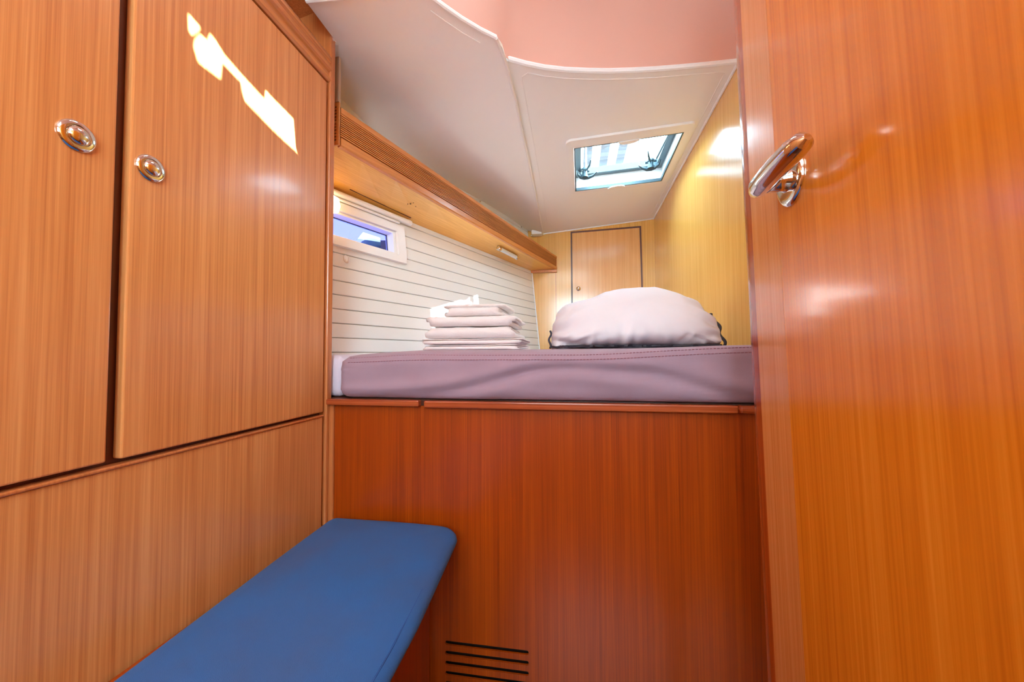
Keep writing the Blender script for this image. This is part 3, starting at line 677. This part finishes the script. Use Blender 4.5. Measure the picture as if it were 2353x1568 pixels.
obj('lamp_arm', tube(bmesh.new(), [(-0.886, 1.25, 1.59), (-0.90, 1.25, 1.605), hp(1.262, 1.609, 0.02)], 0.004, 8), CHROME, lp, smooth=True)

# ================================================================= locker in the aft bulkhead
lk = thing('wall_locker', (0.25, YB, 1.40), 'flush teak locker door with a small chrome knob in the far bulkhead', 'locker')
obj('locker_rebate', slab(bmesh.new(), [(-0.012, YB-.0005, 1.30), (0.520, YB-.0005, 1.30), (0.512, YB-.0005, 1.956), (-0.012, YB-.0005, 1.943)], (0, -0.004, 0), [[(0.000, YB-.0005, 1.312), (0.508, YB-.0005, 1.312), (0.500, YB-.0005, 1.944), (0.000, YB-.0005, 1.931)]]), W_DARK, lk)
ld = obj('door', slab(bmesh.new(), [(0.002, YB-.001, 1.314), (0.506, YB-.001, 1.314), (0.498, YB-.001, 1.942), (0.002, YB-.001, 1.929)], (0, -0.006, 0)), W_LOCK, lk)
obj('knob', lathe(bmesh.new(), [(0.017, 0), (0.017, 0.003), (0.012, 0.006), (0.010, 0.010), (0.007, 0.016), (0.001, 0.018)], (0.043, YB-.007, 1.497), (0, -1, 0), 20), CHROME, ld, smooth=True)

# ================================================================= deck hatch
hx = [Vector(p) for p in HATCH]
def hq(p, dz): return Vector((p[0], p[1], zc(p[0], p[1])+dz))
w2 = thing('window_2', hq((0.27, 2.02), 0.0), 'white framed deck hatch in the berth headliner', 'hatch', kind='structure')
OUTER = [(-0.026, 1.722), (0.556, 1.748), (0.553, 2.312), (-0.012, 2.262)]
og = rounded([Vector(p) for p in OUTER], 0.028, 0.2, 5)
obj('hatch_frame', slab(bmesh.new(), [hq(p, -0.012) for p in og], (0, 0, 0.0115), [[hq(p, -0.012) for p in HATCH]]), WHITE_G, w2)
def ringwall(name, poly, t, z0, z1, mat, parent):
    o_ = [Vector(p) for p in poly]; i_ = inset(poly, t)
    obj(name, slab(bmesh.new(), [hq(p, z0) for p in o_], (0, 0, z1-z0), [[hq(p, z0) for p in i_]]), mat, parent)
ringwall('blind_track', inset(HATCH, 0.001), 0.007, -0.011, 0.006, ALU, w2)
big = inset(HATCH, -0.012)
ringwall('hatch_well', big, 0.012, 0.021, 0.070, WHITE_G, w2)
ringwall('lid_frame', inset(HATCH, -0.004), 0.040, 0.0705, 0.106, ALU, w2)
obj('hatch_pane', slab(bmesh.new(), [hq(p, 0.107) for p in inset(HATCH, 0.0)], (0, 0, 0.010)), GLASS, w2)
for c, s in (((0.27, 1.792), 1), ((0.262, 2.259), -1)):     # half-round pull tabs of the blind and screen
    arc = [(c[0]-0.05, c[1]), (c[0]-0.042, c[1]+s*.012), (c[0]-0.026, c[1]+s*.021), (c[0], c[1]+s*.025), (c[0]+0.026, c[1]+s*.021), (c[0]+0.042, c[1]+s*.012), (c[0]+0.05, c[1])]
    obj('pull_tab', slab(bmesh.new(), [hq(p, -0.018) for p in arc], (0, 0, 0.005)), WHITE_G, w2)
def handle(c, d):
    base = hq(c, 0.0705); d = Vector((d[0], d[1], 0)).normalized(); n_ = Vector((-d.y, d.x, 0)); Z = Vector((0, 0, 1))
    h_ = obj('latch_handle', lathe(bmesh.new(), [(0.020, 0), (0.020, 0.010), (0.014, 0.015), (0.014, 0.034), (0.019, 0.038), (0.019, 0.050), (0.008, 0.054)], base, (0, 0, -1), 18), GUN, w2, smooth=True)
    p0 = base-Z*.044
    obj('lever', tube(bmesh.new(), [p0-n_*.060+d*.034+Z*.012, p0-n_*.046+d*.010+Z*.002, p0-n_*.022-d*.006-Z*.003, p0-d*.010-Z*.004, p0+n_*.022-d*.004-Z*.003, p0+n_*.046+d*.014+Z*.002, p0+n_*.058+d*.042+Z*.012], [0.003, 0.007, 0.010, 0.011, 0.010, 0.007, 0.003], 10), GUN, h_, smooth=True)
    obj('catch', tube(bmesh.new(), [base-Z*.006, base+d*.04-Z*.020, base+d*.075-Z*.012, base+d*.095+Z*.004], [0.008, 0.006, 0.005, 0.003], 8), GUN, h_, smooth=True)
    obj('keeper', tube(bmesh.new(), [base-n_*.030-d*.012-Z*.004, base+n_*.030-d*.012-Z*.004], 0.008, 8), GUN, h_, smooth=True)
handle((0.075, 2.15), (0.35, -1)); handle((0.440, 2.165), (-0.35, -1))
obj('lid_stay', tube(bmesh.new(), [hq((0.488, 1.84), 0.066), hq((0.462, 2.12), 0.050)], 0.005, 8), ALU, w2, smooth=True)

# striped awning outside, aft of the hatch
m, nt, p = base_mat('striped_canvas')
tc = nt.nodes.new('ShaderNodeTexCoord'); sx_ = nt.nodes.new('ShaderNodeSeparateXYZ'); wv = nt.nodes.new('ShaderNodeMath'); wv.operation = 'MULTIPLY'; wv.inputs[1].default_value = 7.5
fr_ = nt.nodes.new('ShaderNodeMath'); fr_.operation = 'FRACT'; gt = nt.nodes.new('ShaderNodeMath'); gt.operation = 'GREATER_THAN'; gt.inputs[1].default_value = 0.5
mx = nt.nodes.new('ShaderNodeMix'); mx.data_type = 'RGBA'; mx.inputs[6].default_value = (0.45, 0.45, 0.45, 1); mx.inputs[7].default_value = (0.026, 0.026, 0.031, 1)
nt.links.new(tc.outputs['Object'], sx_.inputs[0]); nt.links.new(sx_.outputs[0], wv.inputs[0]); nt.links.new(wv.outputs[0], fr_.inputs[0]); nt.links.new(fr_.outputs[0], gt.inputs[0]); nt.links.new(gt.outputs[0], mx.inputs[0]); nt.links.new(mx.outputs[2], p.inputs['Base Color'])
p.inputs['Transmission Weight'].default_value = 0.0; p.inputs['Roughness'].default_value = 0.9
tr = nt.nodes.new('ShaderNodeBsdfTranslucent'); ad = nt.nodes.new('ShaderNodeMixShader'); ad.inputs[0].default_value = 0.5
nt.links.new(mx.outputs[2], tr.inputs[0]); nt.links.new(p.outputs[0], ad.inputs[1]); nt.links.new(tr.outputs[0], ad.inputs[2]); nt.links.new(ad.outputs[0], nt.nodes['Material Output'].inputs['Surface'])
rows = [[Vector((0.10+0.40*i/8, 2.50+0.95*j/6, 2.62+0.008*math.sin(i*.9)+0.006*math.sin(j))) for i in range(9)] for j in range(7)]
bm = bmesh.new(); grid(bm, rows)
r = bmesh.ops.extrude_face_region(bm, geom=bm.faces[:])
for v in [e for e in r['geom'] if isinstance(e, bmesh.types.BMVert)]: v.co.z += 0.002
aw = thing('striped_awning', (0.30, 3.1, 2.19), 'pale striped canvas awning seen through the deck hatch', 'awning')
obj('canvas', bm, m, aw, smooth=True)
for px_, py_ in ((0.11, 2.80), (0.49, 2.80), (0.11, 3.42), (0.49, 3.42)):
    obj('pole', tube(bmesh.new(), [(px_, py_, 2.1905), (px_, py_, 2.62)], 0.006, 8), STEEL, aw, smooth=True)
# dark canvas bundle on the side deck seen through the portlight
tag(obj('side_deck', B(-1.9, -0.98, 1.85, 2.6, 1.42, 1.45), WHITE_G), 'narrow white side deck outside the portlight', 'deck', kind='structure')
cv = thing('canvas_bundle', (-1.11, 1.99, 1.45), 'dark navy canvas bundle on deck seen through the portlight', 'canvas')
rows = []
for i in range(15):
    t = i/14; a_ = math.pi*t; rr = 0.118*max(0.03, math.sin(a_))**0.55; zz = 1.45+0.205*(1-math.cos(a_))/2
    rows.append([Vector((-1.115+(rr+0.008*math.sin(3*k+i*.7))*math.cos(2*math.pi*k/20), 2.0+rr*math.sin(2*math.pi*k/20), zz+0.05*0.1*math.sin(k))) for k in range(20)])
bm = bmesh.new(); g = grid(bm, rows, close_u=True); bm.faces.new(g[0]); bm.faces.new(list(reversed(g[-1])))
zmin = min(v.co.z for v in bm.verts)
for v in bm.verts: v.co.z += 1.4502-zmin
obj('canvas_roll', bm, NAVY, cv, smooth=True)
obj('lashing_strap', tube(bmesh.new(), [Vector((-1.115+0.124*math.cos(a_), 2.0+0.124*math.sin(a_), 1.535)) for a_ in [2*math.pi*k/24 for k in range(25)]], 0.006, 6), BLACK, cv)

# ================================================================= bench along the wardrobe
bn = thing('bench_base', (-0.6, 0.4, 0.0), 'teak bench box under the blue seat cushion', 'bench')
obj('side_panel', B(-0.452, -0.432, -0.35, 1.088, 0.0, 0.446), W_SHADED, bn)
obj('seat_board', B(-0.773, -0.40, -0.35, 1.088, 0.4465, 0.456), W_SHADED, bn)
obj('latch_plate', B(-0.4315, -0.424, 1.035, 1.062, 0.0, 0.052, 0.003), W_POST, bn)
sc = thing('seat_cushion', (-0.54, 0.4, 0.457), 'worn blue fabric seat cushion on the bench beside the wardrobe', 'cushion')
spoly = [(-0.665, -0.30), (-0.268, -0.30), (-0.296, 0.70), (-0.326, 1.060), (-0.742, 1.070)]
def sdisp(p):
    q = Vector(p)
    if p.z > 0.495: q.z += 0.004*noise.noise(Vector((p.x*3, p.y*3, 1.0)))
    return q
sprof = [(0.05, 0.4575), (0.030, 0.459), (0.014, 0.464), (0.004, 0.473), (0.0, 0.483), (0.002, 0.493), (0.009, 0.502), (0.020, 0.508), (0.04, 0.511), (0.08, 0.514), (0.13, 0.516)]
obj('cushion_cover', cushion(spoly, sprof, [0.03, 0.03, 0.3, 0.06, 0.03], 0.03, sdisp, top=0.517), BLUE, sc, smooth='all')
seam = [(-0.304+0.011*0-0.012, 0.0+0.1*i, 0.5045) for i in range(9)]
obj('seam', tube(bmesh.new(), [(lerp(-0.289, -0.3085, max(0, y)/0.7)-0.001, y, 0.5055) for y in [-0.2+0.05*i for i in range(17)]] + [(-0.316, 0.72, 0.5055), (-0.323, 0.8, 0.5055), (-0.331, 0.9, 0.5055), (-0.340, 0.985, 0.5055), (-0.350, 1.03, 0.5055)], 0.0014, 6), BLUE_SEAM, sc, smooth=True)

# ================================================================= open door on the right
dr = thing('door_1', (0.36, 0.79, 1.02), 'open glossy orange teak door with chrome lever handle at the right', 'door', kind='structure')
DX = 0.34
obj('leaf', B(DX, DX+0.028, -0.10, 0.6705, 0.03, 2.06, 0.0), W_DOOR, dr)
obj('lipping', slab(bmesh.new(), [(DX, 0.671, 0.03), (DX+0.007, 0.7785, 0.03), (DX+0.007, 0.7785, 2.06), (DX, 0.671, 2.06)], (0.021, 0, 0)), W_LIP, dr)
bm = bmesh.new()
pr_ = [(DX+0.014, 0.7805), (DX+0.013, 0.806), (DX+0.0135, 0.820), (DX+0.016, 0.828), (DX+0.021, 0.833), (DX+0.03, 0.834), (DX+0.036, 0.828), (DX+0.036, 0.7805)]
g = grid(bm, [[Vector((x, y, z)) for x, y in pr_] for z in (0.03, 2.06)], close_u=True); bm.faces.new(g[0]); bm.faces.new(list(reversed(g[1])))
obj('rebate_edge', bm, W_EDGE, dr, smooth=True)
hz, hy = 1.262, 0.628
hd = obj('handle_rose', lathe(bmesh.new(), [(0.0405, 0.0), (0.041, 0.003), (0.039, 0.006), (0.036, 0.0075), (0.030, 0.008), (0.002, 0.0085)], (DX, hy, hz+0.004), (-1, 0, 0), 40, 1.08, 0.86), CHROME, dr, smooth=True)
obj('neck', tube(bmesh.new(), [(DX-0.007, hy, hz), (DX-0.014, hy, hz), (DX-0.022, hy, hz-.001), (DX-0.034, hy-0.002, hz-.003), (DX-0.044, hy-0.010, hz-.006)], [0.019, 0.0165, 0.0155, 0.0155, 0.0165], 20), CHROME, hd, smooth=True)
lev = [(DX-0.040, hy+0.016, hz-.010), (DX-0.045, hy+0.009, hz-.009), (DX-0.048, hy-0.005, hz-.008), (DX-0.049, hy-0.035, hz-.007), (DX-0.048, hy-0.065, hz-.005), (DX-0.046, hy-0.095, hz-.003), (DX-0.044, hy-0.112, hz-.002), (DX-0.043, hy-0.119, hz-.001)]
obj('lever', tube(bmesh.new(), lev, [0.006, 0.0125, 0.016, 0.0165, 0.0165, 0.016, 0.013, 0.005], 20), CHROME, hd, smooth=True)
dr.rotation_euler = (-math.atan(0.049), 0, 0)
